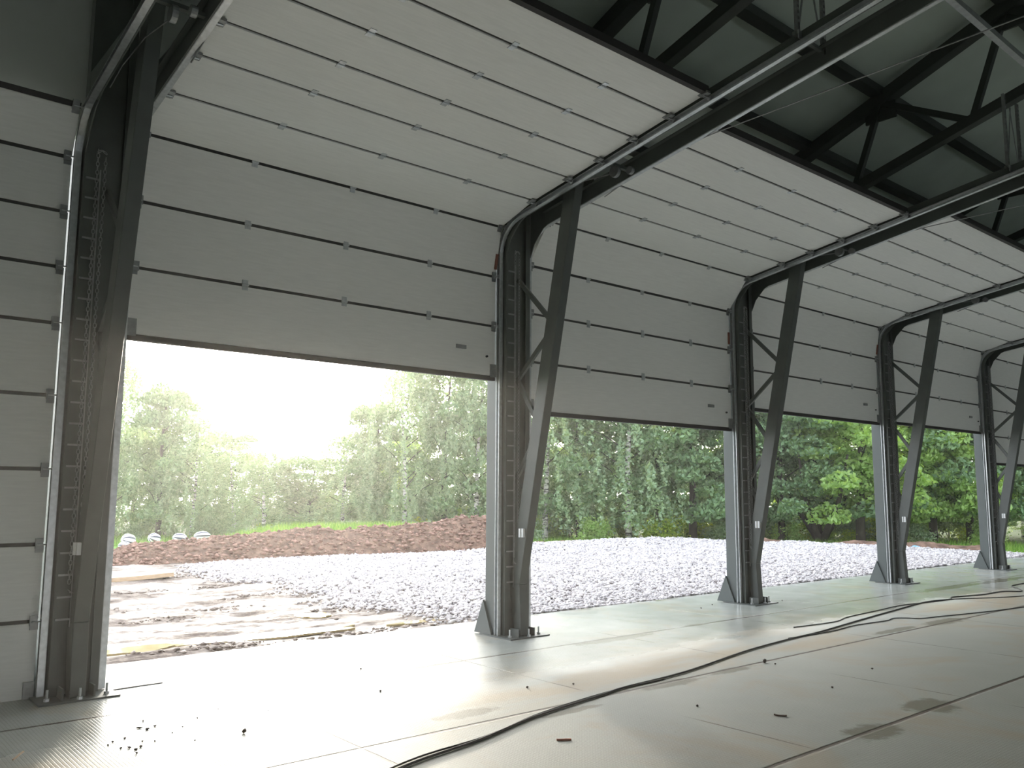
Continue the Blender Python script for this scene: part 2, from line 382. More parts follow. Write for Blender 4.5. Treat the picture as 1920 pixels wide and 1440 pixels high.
# walls
w = MB(); w.box(XL - .15, XL, YB, 0.1, 0, 9.4); struct(w.build('wall_left', M_WALL))
w = MB(); w.box(XE, XE + .15, YB, 0.3, 0, 9.4); struct(w.build('wall_right', M_WALL))
w = MB(); w.box(XL - .15, XE + .15, YB - .15, YB, 1.7, 5.8)          # low openings added in the unseen long wall to light the interior
for k in range(-1, 8): w.box(XR(k), XR(k) + .42, YB - .15, YB, 0, 1.7)
struct(w.build('wall_back', M_WALL))
struct(MB().box(-30, 75, -70, YB - .2, -.3, -.05).build('yard', mat('yard_gravel', (0.42, 0.40, 0.38), 0.9, noise=.15, nscale=1.5)))  # unseen ground added outside the openings to bounce light inside
w = MB(); w.box(XL - .15, XE + .15, 0.16, 0.28, 4.30, 5.88); w.box(XR(6) + .42, XE + .15, 0.16, 0.28, 0, 4.30)
struct(w.build('wall_front', M_WALL))
def roof():
    b = MB()
    for (ya, yb) in ((0.45, -9.0), (-9.0, -18.15)):
        za = 5.66 + 0.39 * (0 if ya > 0 else 9) + .22 if ya > -1 else 5.66 + 3.51 + .22
        if ya > 0: za = 5.66 - 0.39 * .45 + .22
        zb = 5.66 + 3.51 + .22 if yb == -9.0 else 5.66 + .22 - .05
        b.add([(XL - .3, ya, za), (XE + .3, ya, za), (XE + .3, yb, zb), (XL - .3, yb, zb),
               (XL - .3, ya, za + .12), (XE + .3, ya, za + .12), (XE + .3, yb, zb + .12), (XL - .3, yb, zb + .12)],
              [(0, 3, 2, 1), (4, 5, 6, 7), (0, 1, 5, 4), (1, 2, 6, 5), (2, 3, 7, 6), (3, 0, 4, 7)])
    o = b.build('ceiling', mat('roof_panel_soffit', (0.54, 0.61, 0.55), 0.6, noise=0.06, nscale=2)); struct(o)
roof()

WHERE_COL = ['beside the closed door', 'after the sunlit doorway', 'after the second doorway', 'after the third doorway', 'after the fourth doorway', 'after the lowest hanging door']
# ------------- columns
def leg_y(z): return -0.10 - 0.21 * (z - 0.54)          # inner edge of the raking leg
def column(k):
    xc = XR(k) + .21
    t = thing('steel_column', 'dark laced steel column ' + WHERE_COL[k], 'column', (xc, 0.1, 0), 'laced columns between the doors')
    o = lambda mb, n, m, bv=0.0, par=None: mb.build(n, m, par or t, bevel=bv)
    # local coordinates: subtract (xc, .1, 0)
    Y = lambda y: y - 0.1
    b = MB()                                             # outer leg: two channels and a web
    b.box(-.17, -.155, Y(.0), Y(.11), .012, 5.7).box(.155, .17, Y(.0), Y(.11), .012, 5.7).box(-.155, .155, Y(.045), Y(.06), .012, 5.7)
    b.box(-.155, -.11, Y(.0), Y(.01), .012, 5.7).box(.11, .155, Y(.0), Y(.01), .012, 5.7)
    o(b, 'outer_leg', M_STEEL)
    b = MB().box(-.215, .215, Y(.112), Y(.27), .012, 4.298)
    o(b, 'jamb_post', M_JAMB, .004)
    for sx in (-1, 1):                                   # splayed foot of the jamb cladding
        b = MB(); x0, x1 = sx * .217, sx * .245
        b.add([(x0, Y(.13), .012), (x0, Y(.42), .012), (x0, Y(.272), .36), (x1, Y(.13), .012), (x1, Y(.42), .012), (x1, Y(.272), .36)],
              [(0, 1, 2), (3, 5, 4), (0, 3, 4, 1), (1, 4, 5, 2), (2, 5, 3, 0)])
        o(b, 'jamb_foot', M_JAMB)
    b = MB()                                             # raking leg, kinked where it meets the outer leg
    w_ = .055; th = .17
    pts = [(.012, -.13), (.54, leg_y(.54)), (5.9, leg_y(5.9))]
    for (za, ya), (zb, yb) in zip(pts[:-1], pts[1:]):
        top = zb == 5.9
        b.add([(-w_, Y(ya), za), (w_, Y(ya), za), (w_, Y(ya) + th * (.62 if za < .1 else 1), za), (-w_, Y(ya) + th * (.62 if za < .1 else 1), za),
               (-w_, Y(yb), zb), (w_, Y(yb), zb), (w_, Y(yb) + th, zb), (-w_, Y(yb) + th, zb)],
              [(0, 3, 2, 1), (4, 5, 6, 7), (0, 1, 5, 4), (1, 2, 6, 5), (2, 3, 7, 6), (3, 0, 4, 7)])
    o(b, 'raking_leg', M_STEEL, .006)
    zig = [(0.03, 3.85), (leg_y(3.25) + .10, 3.25), (0.03, 2.72), (leg_y(2.18) + .10, 2.18), (0.03, 1.66), (leg_y(1.3) + .10, 1.3), (0.03, .98)]
    for (ya, za), (yb, zb) in zip(zig[:-1], zig[1:]):
        o(MB().bar((.02, Y(ya), za), (.02, Y(yb), zb), .03, .05), 'lacing_bar', M_STEEL)
    o(MB().box(-.27, .27, Y(-.22), Y(.30), 0.0, .012), 'base_plate', M_STEEL)
    for sx in (-.165, .176):                             # plates that stiffen the head under the track bends
        pr = [(-.0, 4.12), (-.0, 4.78), (-1.0, 4.78), (-1.0, 4.585), (-.42, 4.50), (-.22, 4.42), (-.07, 4.27)]; n_ = len(pr)
        b = MB().add([(sx - .004, Y(y), z) for y, z in pr] + [(sx + .004, Y(y), z) for y, z in pr], [tuple(range(n_))[::-1], tuple(range(n_, 2 * n_))] + [(i, (i + 1) % n_, n_ + (i + 1) % n_, n_ + i) for i in range(n_)])
        o(b, 'head_plate', M_STEEL)
    for sx in (-.106, .106): o(MB().box(sx - .006, sx + .006, Y(-.16), Y(-.02), .012, .09), 'base_stiffener', M_STEEL)
    for (bx, by) in ((-.2, -.12), (.0, -.19), (.2, -.12)):
        b = MB().cyl((bx, Y(by), .012), (bx, Y(by), .09), .009, 8).cyl((bx, Y(by), .012), (bx, Y(by), .03), .02, 6)
        o(b, 'anchor_bolt', M_GALV)
    hk = MB().box(-.085, -.056, Y(leg_y(1.07) + .02), Y(leg_y(1.07) + .075), 1.03, 1.12).box(-.10, -.085, Y(leg_y(1.07) + .055), Y(leg_y(1.07) + .075), 1.03, 1.12)
    h = o(hk, 'chain_cleat', M_WHITE); h['label'] = 'pale cleat for the hoist chain'
    b = MB()
    for i in range(22): z = .55 + i * .16; b.box(-.155, -.06, Y(-.012), Y(-.002), z, z + .014)
    b.box(-.06, -.05, Y(-.014), Y(-.001), .5, 4.0)
    o(b, 'rung_strip', M_GALVD)
    return t
for k in range(0, 6): column(k)

# ------------- door path in the plane across the hall
RZ, RR = 4.12, 0.36                       # end of the vertical run, radius of the bend
def path_pt(s, off=0.0, yt=0.11, z0=4.475):
    """s metres from the floor along the door leaf's inner face; off = towards the outside/top"""
    phi = math.radians(90 - 9.43)
    # end height of the vertical part so that the incline runs z = z0 - SLOPE*y
    zc = z0 + SLOPE * (-(yt - RR + RR * math.cos(phi))) - RR * math.sin(phi)
    if s <= zc: p = (yt, s); n = (1, 0); d = (0, 1)
    elif s <= zc + RR * phi:
        a = (s - zc) / RR; p = (yt - RR + RR * math.cos(a), zc + RR * math.sin(a)); n = (math.cos(a), math.sin(a)); d = (-math.sin(a), math.cos(a))
    else:
        l = s - zc - RR * phi; e = (yt - RR + RR * math.cos(phi), zc + RR * math.sin(phi)); d = (-math.sin(phi), math.cos(phi))
        p = (e[0] + d[0] * l, e[1] + d[1] * l); n = (math.cos(phi), math.sin(phi))
    return (p[0] + n[0] * off, p[1] + n[1] * off), n, d
def walk(s0, L):
    p0 = path_pt(s0)[0]; lo, hi = s0, s0 + L * 1.4
    for _ in range(40):
        m = (lo + hi) / 2; q = path_pt(m)[0]
        if math.hypot(q[0] - p0[0], q[1] - p0[1]) < L: lo = m
        else: hi = m
    return lo
HEIGHTS = [.565, .555, .555, .555, .555, .44, .44, .44, .40]
HINGES = (.965, 1.95, 2.93)
DOOR_TXT = ['closed white sectional door reaching down to the floor', 'raised white sectional door over the sunlit doorway, largest in view',
            'raised white sectional door over the second doorway', 'raised white sectional door over the third doorway',
            'raised white sectional door over the fourth doorway', 'white sectional door hanging lowest of the raised ones']
def door(k, bottom):
    """door between column k-1 and column k"""
    x0, x1 = XR(k - 1) + .455, XR(k) - .03
    W = x1 - x0
    t = thing('door_%d' % (k + 1), DOOR_TXT[k], 'door', ((x0 + x1) / 2, 0.11, max(bottom, 0.0)), 'overhead sectional doors'); struct(t)
    base = Vector(t.location)
    s = bottom
    def P(x, y, z): return Vector((x, y, z)) - base
    for i, h in enumerate(HEIGHTS):
        s1 = walk(s, h)
        A, B = path_pt(s)[0], path_pt(s1)[0]
        d = Vector((0, B[0] - A[0], B[1] - A[1])).normalized(); n = Vector((0, d.z, -d.y))       # towards outside / top
        if n.y < 0 and n.z < 0: n = -n
        a0, b0 = Vector((0, A[0], A[1])), Vector((0, B[0], B[1]))
        g = .014
        def slab(mb, xa, xb, pa, pb, t0, t1):
            vs = []
            for q in (pa, pb):
                for x, tt in ((xa, t0), (xb, t0), (xb, t1), (xa, t1)): vs.append(Vector((x, 0, 0)) + q + n * tt - base)
            mb.add(vs, [(0, 3, 2, 1), (4, 5, 6, 7), (0, 1, 5, 4), (1, 2, 6, 5), (2, 3, 7, 6), (3, 0, 4, 7)])
        mb = MB(); slab(mb, x0, x1, a0 + d * g, b0 - d * g, 0, .042)
        sec = mb.build('door_section', M_PANEL, t, bevel=.003)
        if i < len(HEIGHTS) - 1:
            mb = MB(); slab(mb, x0 + .004, x1 - .004, b0 - d * .03, b0 + d * .03, .014, .036)
            mb.build('joint_strip', M_JOINT, sec)
            for hx in HINGES:
                mb = MB(); slab(mb, x0 + hx - .026, x0 + hx + .026, b0 - d * .045, b0 - d * .008, -.006, 0.0)
                slab(mb, x0 + hx - .026, x0 + hx + .026, b0 + d * .008, b0 + d * .045, -.006, 0.0)
                c = b0 - n * .008 - base
                mb.cyl(Vector((x0 + hx - .032, 0, 0)) + c, Vector((x0 + hx + .032, 0, 0)) + c, .009, 8)
                mb.build('hinge', M_GALV, sec)
        # end brackets with rollers at the upper joint of each section
        for side in (0, 1):
            xe = x0 if side == 0 else x1; sg = 1 if side == 0 else -1
            c = b0 - n * .012 - base; q = Vector((xe, 0, 0))
            mb = MB(); slab(mb, min(xe, xe + sg * .055), max(xe, xe + sg * .055), b0 - d * .06, b0 - d * .006, -.008, 0)
            slab(mb, min(xe + sg * .01, xe + sg * .06), max(xe + sg * .01, xe + sg * .06), b0 - d * .03, b0 + d * .045, -.03, -.008)
            mb.build('end_bracket', M_GALVD, sec)
            rc = b0 - n * .035 - base
            mb = MB().cyl(Vector((xe + sg * .05, 0, 0)) + rc, Vector((xe - sg * .035, 0, 0)) + rc, .006, 8)
            mb.cyl(Vector((xe - sg * .012, 0, 0)) + rc, Vector((xe - sg * .032, 0, 0)) + rc, .022, 12)
            mb.build('roller', M_GALV, sec)
        if i == 0:
            mb = MB(); slab(mb, x0, x1, a0 - d * .035, a0 + d * .014, -.004, .046); mb.build('bottom_seal', M_SEAL, t)
            if k > 0:
                mb = MB(); slab(mb, x1 - .53, x1 - .40, a0 + d * .27, a0 + d * .31, -.012, 0.0); mb.build('pull_handle', M_GALVD, t)
                mb = MB(); pc = Vector((x1 - .12, 0, 0)) + a0 + d * .22 - base; mb.cyl(pc, pc - n * .02, .012, 10); mb.build('lock_knob', M_SEAL, t)
            mb = MB()
            for xe, sg in ((x0, 1), (x1, -1)): slab(mb, min(xe, xe + sg * .07), max(xe, xe + sg * .07), a0 + d * .0, a0 + d * .14, -.02, 0)
            mb.build('bottom_bracket', M_GALVD, t)
        if i == len(HEIGHTS) - 1:
            mb = MB(); slab(mb, x0, x1, b0 - d * .014, b0 + d * .03, -.02, .06); mb.build('top_rail', M_SEAL, t)
        if i == 2 and k in (1, 2, 3):
            mb = MB(); slab(mb, x1 - .035, x1 - .005, a0 + d * .08, a0 + d * .25, -.014, 0); o_ = mb.build('red_tag', M_RED, t)
        s = s1
    return t
BOTTOMS = [-0.02, 2.735, 2.40, 2.72, 2.765, 2.15]
for k, z in enumerate(BOTTOMS): door(k, z)

# ------------- tracks: one on either side of each column
def track_frames(off, yt, z0, s_end=9.3, s0=0.015, step=None):
    fr = []; side = Vector((1, 0, 0)); ss = [s0] + list(np.linspace(3.95, 4.85, 16)) + [s_end]
    for s in ss:
        p, n, d = path_pt(s, off, yt, z0); fr.append((Vector((0, p[0], p[1])), Vector((0, n[0], n[1])), side))
    return fr
def track(k, right):
    """right=False: the track to the left of column k"""
    x = XR(k) + (.42 if right else 0.0); sg = 1 if right else -1
    where = WHERE_COL[k]
    t = thing('door_track', 'curved roller track on the %s side of the column %s' % ('far' if right else 'near', where), 'track', (x, 0, 0), 'door tracks on the columns')
    loc = Vector(t.location)
    fr = [(c - Vector((0, 0, 0)), n, sd) for c, n, sd in track_frames(0.0, 0.045, 4.40)]
    # C profile open towards the door: web on the column side
    wt = .003; a = -sg * .022; b_ = sg * .022
    prof = [(a, 0), (b_, 0), (b_, .05), (a, .05), (a, .05 - wt * 1.5), (b_ - (-a if False else 0) + sg * 0 , .05 - wt * 1.5)]
    mb = MB()
    def strip(p0, p1, n0, n1): mb.sweep(fr, [(p0, n0), (p1, n0), (p1, n1), (p0, n1)])
    web = -sg * .022; opn = sg * .022
    strip(min(web, web + -sg * .004), max(web, web + -sg * .004), 0, .05)
    strip(min(web, opn), max(web, opn), -.002, .004)
    strip(min(web, opn), max(web, opn), .046, .052)
    mb.build('roller_channel', M_GALV, t)
    # dark steel angle that carries the channel: bolted to the column below, hung from the truss beyond
    mb = MB(); frv = track_frames(0.0, 0.045, 4.40, s0=0.015)
    mb.sweep(frv[:3], [(web - sg * .005 - .002, -.0), (web - sg * .005 + .002, -.0), (web - sg * .005 + .002, .085), (web - sg * .005 - .002, .085)])
    mb.build('wall_angle', M_GALVD, t)
    fri = [f for f in track_frames(0.0, 0.045, 4.40)][12:]
    mb = MB(); mb.sweep(fri, [(web - sg * .012 - .006, .0), (web - sg * .012 + .006, .0), (web - sg * .012 + .006, .15), (web - sg * .012 - .006, .15)])
    mb.sweep(fri, [(min(web - sg * .012, web - sg * .06), .14), (max(web - sg * .012, web - sg * .06), .14), (max(web - sg * .012, web - sg * .06), .15), (min(web - sg * .012, web - sg * .06), .15)])
    mb.build('carrier_angle', M_STEEL, t)
    # two hangers up to the roof truss
    return t
# profile sides: the column sits on the other side of the door, so the web faces it
for k in range(0, 6):
    track(k, False); track(k, True)

# ------------- hangers from the trusses to the tracks
def zt(y, off=0.15): return 4.40 - SLOPE * y + off
def hanger(k, y):
    xc = XR(k) + .21
    t = thing('track_hanger', 'perforated hanger frame under the roof truss of the column %s' % WHERE_COL[k], 'hanger', (xc, y, zt(y)), 'track hangers')
    zb, ztp = zt(y, .13) - zt(y), 4.94 + .293 * abs(y) - zt(y)
    for sx in (-1, 1):
        mb = MB(); n = int((ztp - zb) / .05)
        x = sx * .2; mb.box(x - .018, x - .013, -.015, .015, zb, ztp).box(x + .013, x + .018, -.015, .015, zb, ztp)
        for i in range(n): z = zb + i * .05; mb.box(x - .014, x + .014, -.015, -.011, z, z + .025)
        mb.build('perforated_angle', M_GALVD, t)
        mb = MB().box(x - .03, x + .03, -.03, -.02, zb - .05, zb + .02); mb.build('clip', M_GALV, t)
    mb = MB().bar((-.19, 0, zb + .02), (0, 0, ztp - .1), .006, .02, side=(0, 1, 0)); mb.build('hanger_brace', M_GALVD, t)
    mb = MB().bar((.19, 0.01, zb + .02), (0, 0.01, ztp - .1), .006, .02, side=(0, 1, 0)); mb.build('hanger_brace', M_GALVD, t)
    mb = MB().box(-.23, .23, .0, .03, zb - .01, zb + .02); mb.build('cross_angle', M_STEEL, t)
for k in range(0, 5): hanger(k, -3.62)

# ------------- lift cables
for k in range(0, 5):
    x = XR(k) + .44
    mb = MB().tube([(x, -1.1, 4.56), (x, -1.9, 4.78), (x, -2.5, 4.80), (x, -5.35, 4.80)], .006, 6)
    tag(mb.build('lift_cable', M_GALVD), 'thin lift cable under the roof at the column %s' % WHERE_COL[k], 'cable', 'door lift cables')
# cross rail tying the inner ends of the tracks of each bay
for k in range(0, 5):
    xa, xb = XR(k) + .40, XR(k + 1) + .02
    mb = MB().box(xa, xb, -4.62, -4.57, zt(-4.6, .0), zt(-4.6, .05)).box(xa, xb, -4.575, -4.57, zt(-4.6, .05), zt(-4.6, .09))
    tag(mb.build('cross_rail', M_GALVD), 'slim cross rail joining track ends over the %s doorway' % ['sunlit', 'second', 'third', 'fourth', 'fifth'][k], 'rail', 'cross rails of the track ends')
# hoist fittings below the tracks next to the column
for k in range(0, 5):
    xc = XR(k) + .21
    t = thing('chain_hoist', 'small chain hoist gear above the column %s' % WHERE_COL[k], 'hoist', (xc, -1.5, 4.62), 'chain hoists')
    MB().box(-.18, .18, -.02, .02, .08, .11).build('mounting_bar', M_STEEL, t)
    MB().cyl((-.06, 0, .03), (-.02, 0, .03), .06, 16).build('chain_wheel', M_GALVD, t)
    MB().cyl((.03, -.12, .03), (.07, -.12, .03), .04, 14).build('idler_wheel', M_GALVD, t)
    MB().tube([(-.04, .05, .02), (-.08, .45, .04), (-.1, .9, .0), (-.1, 1.2, -.06)], .005, 5).build('feed_chain', M_GALVD, t)

# ------------- hoist chains hanging beside the columns
def chain_mesh():
    mb = MB(); lk = .034
    def link(c, d, flip):
        pts = []
        for a in range(8):
            an = 2 * math.pi * a / 8; u = math.cos(an) * .011; v = math.sin(an) * .021
            pts.append(c + (Vector((u, 0, 0)) if flip else Vector((0, u, 0))) + d * v)
        mb.tube(pts, .0032, 4, close=True)
    path = []
    L = 3.35
    for i in range(int(L / lk)): path.append((Vector((-.028, 0, L - i * lk)), Vector((0, 0, 1))))
    for a in np.linspace(0, math.pi, 5)[1:-1]: path.append((Vector((-.028 * math.cos(a), 0, -.028 * math.sin(a))), Vector((math.sin(a), 0, -math.cos(a)))))
    for i in range(int(L / lk)): path.append((Vector((.028, 0, i * lk)), Vector((0, 0, 1))))
    for a in np.linspace(0, math.pi, 5)[1:-1]: path.append((Vector((.028 * math.cos(a), 0, L - lk + .5 * lk + .028 * math.sin(a))), Vector((-math.sin(a), 0, math.cos(a)))))
    for i, (c, d) in enumerate(path): link(c, d, i % 2)
    return mb
ch0 = None
for k in range(0, 5):
    if ch0 is None: ch0 = chain_mesh().build('hoist_chain', M_GALVD); c = ch0
    else: c = ch0.copy(); COL.objects.link(c)
    c.location = (XR(k) + .15, -.05, .78)
    tag(c, 'hanging hoist chain loop beside the column ' + WHERE_COL[k], 'chain', 'hoist chains')

# ------------- roof trusses and purlins
def TZ(y): return 5.66 + .39 * abs(y)
def BZ(y): return 4.94 + .293 * abs(y)
def truss(k):
    xc = XR(k) + .21
    t = thing('roof_truss', 'dark steel roof truss above the column %s' % WHERE_COL[k], 'truss', (xc, 0, 5.0), 'roof trusses')
    P = lambda y, z: (0, y, z - 5.0)
    def m(mb, n): return mb.build(n, M_TRUSS, t)
    m(MB().bar(P(.1, TZ(0)), P(-9, TZ(-9)), .16, .16), 'top_chord')
    m(MB().bar(P(-.98, BZ(.98)), P(-9, BZ(-9)), .12, .12), 'bottom_chord')
    top = [-.62, -2.12, -3.64, -5.14, -6.64, -8.1]; bot = [-1.73, -3.21, -4.7, -6.2, -7.7]
    seq = []
    for a, b in zip(top, bot): seq += [(a, TZ(a)), (b, BZ(b))]
    for p, q in zip(seq[:-1], seq[1:]): m(MB().bar(P(*p), P(*q), .07, .07), 'web_member')
    for y in top: m(MB().box(-.015, .015, y - .2, y + .2, TZ(y) - 5.0 - .24, TZ(y) - 5.0 - .02), 'gusset_plate')
    # far half of the span, out to the back wall
    m(MB().bar(P(-9, TZ(-9)), P(-17.9, 5.66), .14, .14), 'top_chord')
    m(MB().bar(P(-9, BZ(-9)), P(-17.5, 5.2), .12, .12), 'bottom_chord')
for k in range(0, 6): truss(k)
for i, y in enumerate((-0.1, -1.1, -2.12, -3.64, -5.14, -6.64, -8.3)):
    z = TZ(y) + .07
    mb = MB().box(XL, XE, y - .075, y + .075, z, z + .105)
    nm = ['at the eaves above the doors', 'lowest of those seen past the doors', 'crossing the star-shaped truss joint', 'just behind the track hangers', 'fifth up the slope', 'sixth up the slope', 'next to the ridge'][i]
    tag(mb.build('roof_purlin', M_TRUSS), 'long dark roof beam running down the hall, ' + nm, 'beam', 'roof purlins')
# flat bracing in the roof plane
for k in range(1, 5):
    pass

# ---------------------------------------------------------------- things on the floor
def smooth_path(pts, n=8):
    P = [Vector(p) for p in pts]; P = [P[0] * 2 - P[1]] + P + [P[-1] * 2 - P[-2]]; o = []
    for i in range(1, len(P) - 2):
        for j in range(n):
            t = j / n; a, b, c, d = P[i - 1:i + 3]
            o.append(.5 * ((2 * b) + (c - a) * t + (2 * a - 5 * b + 4 * c - d) * t * t + (3 * b - a - 3 * c + d) * t ** 3))
    return o + [P[-2]]
def cable(pts, r, label):
    q = smooth_path([(x, y, r + .001) for x, y in pts])
    tag(MB().tube(q, r, 8).build('floor_cable', M_CABLE, smooth=True), label, 'cable', 'cables on the floor')
cable([(1.9, -3.25), (2.73, -2.93), (3.38, -2.79), (4.0, -2.60), (4.81, -2.45), (5.13, -2.39), (5.96, -2.32), (7.19, -2.08), (8.10, -1.97), (8.69, -1.93), (9.22, -1.86), (10.09, -1.74), (11.19, -1.60),
       (12.36, -1.47), (12.95, -1.55), (13.24, -1.46), (13.91, -1.60), (14.64, -1.63), (14.90, -1.80), (15.3, -1.62), (15.44, -1.50), (15.9, -1.37), (17.5, -1.45)], .0085,
      'long thick black cable snaking down the whole wet floor')
cable([(1.9, -3.22), (2.8, -2.86), (3.45, -2.75), (4.1, -2.55), (4.9, -2.41), (5.6, -2.38)], .006, 'thinner black cable lying close beside the thick one')
cable([(8.85, -1.56), (9.60, -1.63), (10.1, -1.53), (10.92, -1.47), (11.72, -1.42), (12.61, -1.53), (13.04, -1.57), (13.7, -1.86), (14.29, -2.05), (15.3, -2.2)], .006, 'thin black cable with a loose end, on the doorway side')
cable([(8.15, -1.93), (8.9, -1.97), (9.55, -1.92), (10.17, -1.97), (10.45, -1.93), (10.6, -2.02), (10.68, -2.14), (11.04, -2.21), (11.76, -2.36), (12.48, -2.48), (13.5, -2.6)], .006, 'thin kinked black cable on the inner side of the thick cable')
def clod(name, x, y, sx, sy_, sz, m, label, cat, rot=0, grp=None):
    rs = np.random.default_rng(int(abs(x * 1000 + y * 77)) % 99991)
    import bmesh
    bm = bmesh.new(); bmesh.ops.create_icosphere(bm, subdivisions=2, radius=1)
    for v in bm.verts: v.co *= 1 + .35 * (rs.random() - .5)
    for v in bm.verts: v.co.x *= sx; v.co.y *= sy_; v.co.z = v.co.z * sz
    mz = min(v.co.z for v in bm.verts)
    for v in bm.verts: v.co.z -= mz
    me = bpy.data.meshes.new(name); bm.to_mesh(me); bm.free(); me.materials.append(m)
    o = link_mesh(name, me); o.location = (x, y, 0.0); o.rotation_euler = (0, 0, rot); tag(o, label, cat, grp); return o
# bark strip, rusty bit, pale stick
def chip(name, x, y, L, wd, ht, rot, m, label, cat, curl=.01):
    mb = MB(); n = 7
    fr = []
    for i in range(n):
        u = i / (n - 1) - .5
        fr.append((Vector((u * L, .15 * wd * math.sin(u * 7), ht / 2 + curl * (4 * u * u))), Vector((0, 0, 1)), Vector((0, 1, 0))))
    mb.sweep(fr, [(-wd / 2, -ht / 2), (wd / 2, -ht / 2), (wd / 2, ht / 2), (-wd / 2, ht / 2)])
    o = mb.build(name, m, loc=(x, y, 0)); o.rotation_euler = (0, 0, rot); tag(o, label, cat); return o
chip('bark_strip', 5.33, -3.62, .085, .016, .008, -1.1, M_TWIG, 'curled dark bark strip on the dry floor', 'debris', .004)
chip('rusty_offcut', 3.79, -3.10, .09, .014, .01, -.6, M_RUST, 'straight reddish brown metal offcut on the floor', 'debris', 0)
chip('pale_stick', 1.17, -1.36, .16, .010, .006, 1.05, M_WOOD, 'pale thin stick on the shaded floor before the closed door', 'stick', 0)
chip('steel_strip', 2.17, .02, .52, .02, .006, .04, M_JOINT, 'short dark steel strip on the sill of the sunlit doorway', 'strip', 0)
clod('dirt_clod', 2.35, -1.82 + .1, .016, .013, .014, M_DIRT, 'largest dark dirt clod, alone near the wet edge', 'dirt')
clod('dirt_clod', 6.85, -2.50, .02, .014, .018, M_DIRT, 'small dark clod lying on the brown floor joint', 'dirt')
spots = [(1.91, -1.26, .034, .02), (1.97, -1.22, .022, .012), (1.88, -1.20, .03, .01), (1.76, -1.62, .03, .016), (1.72, -1.66, .02, .012), (1.70, -1.60, .024, .01), (1.66, -1.58, .014, .01),
         (1.74, -1.38, .014, .01), (1.66, -1.42, .012, .01), (1.62, -1.47, .010, .01), (1.80, -1.52, .009, .008), (1.86, -1.56, .010, .008), (2.1, -1.35, .009, .008), (2.25, -1.2, .012, .009),
         (2.05, -1.7, .010, .008), (1.95, -1.05, .009, .008), (2.45, -1.05, .008, .006), (2.7, -1.3, .009, .008), (1.70, -1.74, .014, .008), (2.0, -1.45, .008, .008)]
for x, y, a, b in spots:
    clod('dirt_crumb', x, y, a * .6, b * .6, .005, M_DIRT, 'dark dirt crumb scattered on the glossy sunlit floor', 'dirt', rot=x * 40, grp='dirt crumbs on the sunlit floor')
for x, y in ((9.35, .1), (9.75, .22), (10.9, -.12), (7.33, -3.25), (6.86, -2.6), (4.55, -1.9), (4.9, -2.05), (3.6, -1.3), (3.9, -.5), (5.1, -3.1), (6.4, -3.4)):
    clod('pebble', x, y, .010, .008, .007, M_DIRT, 'small dark pebble lying loose on the open floor', 'pebble', rot=x * 11, grp='loose pebbles on the floor')

# ---------------------------------------------------------------- ground outside
def grid_obj(name, xs, ys, zf, material, smooth=True):
    Xg, Yg = np.meshgrid(xs, ys, indexing='ij'); Z = zf(Xg, Yg)
    V = np.stack([Xg, Yg, Z], -1).reshape(-1, 3); a, b = len(xs), len(ys)
    I = (np.arange(a - 1)[:, None] * b + np.arange(b - 1)[None, :]).ravel()
    F = np.stack([I, I + b, I + b + 1, I + 1], -1)
    return link_mesh(name, np_mesh(name, V, F, material, smooth))
def sm(a, b, x): t = np.clip((x - a) / (b - a), 0, 1); return t * t * (3 - 2 * t)
def gravel_edge(y): return 6.35 + .25 * np.sin(y * 1.3) + .15 * np.sin(y * 3.1)
def ground_z(X, Y):
    z = -.06 + .05 * fbm(X * .3, Y * .3, 3)
    z = z + .50 * sm(11.2, 13.2, Y + .27 * (X - 11)) * sm(8.2, 11.2, X) * (1 - sm(14.5, 17, X)) * (1 - sm(16, 22, Y))
    z = z - .35 * sm(22, 34, np.hypot(X, Y + 7))
    return z
struct(grid_obj('ground', np.linspace(-30, 75, 211), np.linspace(1.0, 80, 160), lambda X, Y: ground_z(X, Y) - .12 * (1 - sm(11.5, 12.8, Y + .25 * (X - 5))) * (1 - sm(24.5, 26, X)), M_LAWN))
PUD = [(4.35, 1.92, .95, .16), (2.75, 1.97, .5, .16), (5.68, 1.17, .42, .10), (5.3, 3.02, .22, .2), (3.6, 9.6, 1.6, .35), (6.0, 1.75, .35, .08)]
def mud_z(X, Y):
    z = -.06 + .10 * fbm(X * 1.3, Y * 3.4, 20, 8, .7) + .05 * fbm(X * .5, Y * 1.5, 31, 4)
    z = z + .012 * np.sin(Y * 6 + 2.2 * np.sin(X * .5)) - .02 * (1 - sm(0.98, 1.25, Y))
    for x, y, a, b in PUD:
        q = ((X - x) / (a * 1.1)) ** 2 + ((Y - y) / (b * 1.25)) ** 2
        z = z * (1 - np.exp(-q * q)) + np.exp(-q * q) * (-.085)
    return np.minimum(z, -.008)
struct(grid_obj('muddy_ground', np.linspace(-6, 7.6, 340), np.linspace(1.02, 12.6, 420), mud_z, M_MUD))
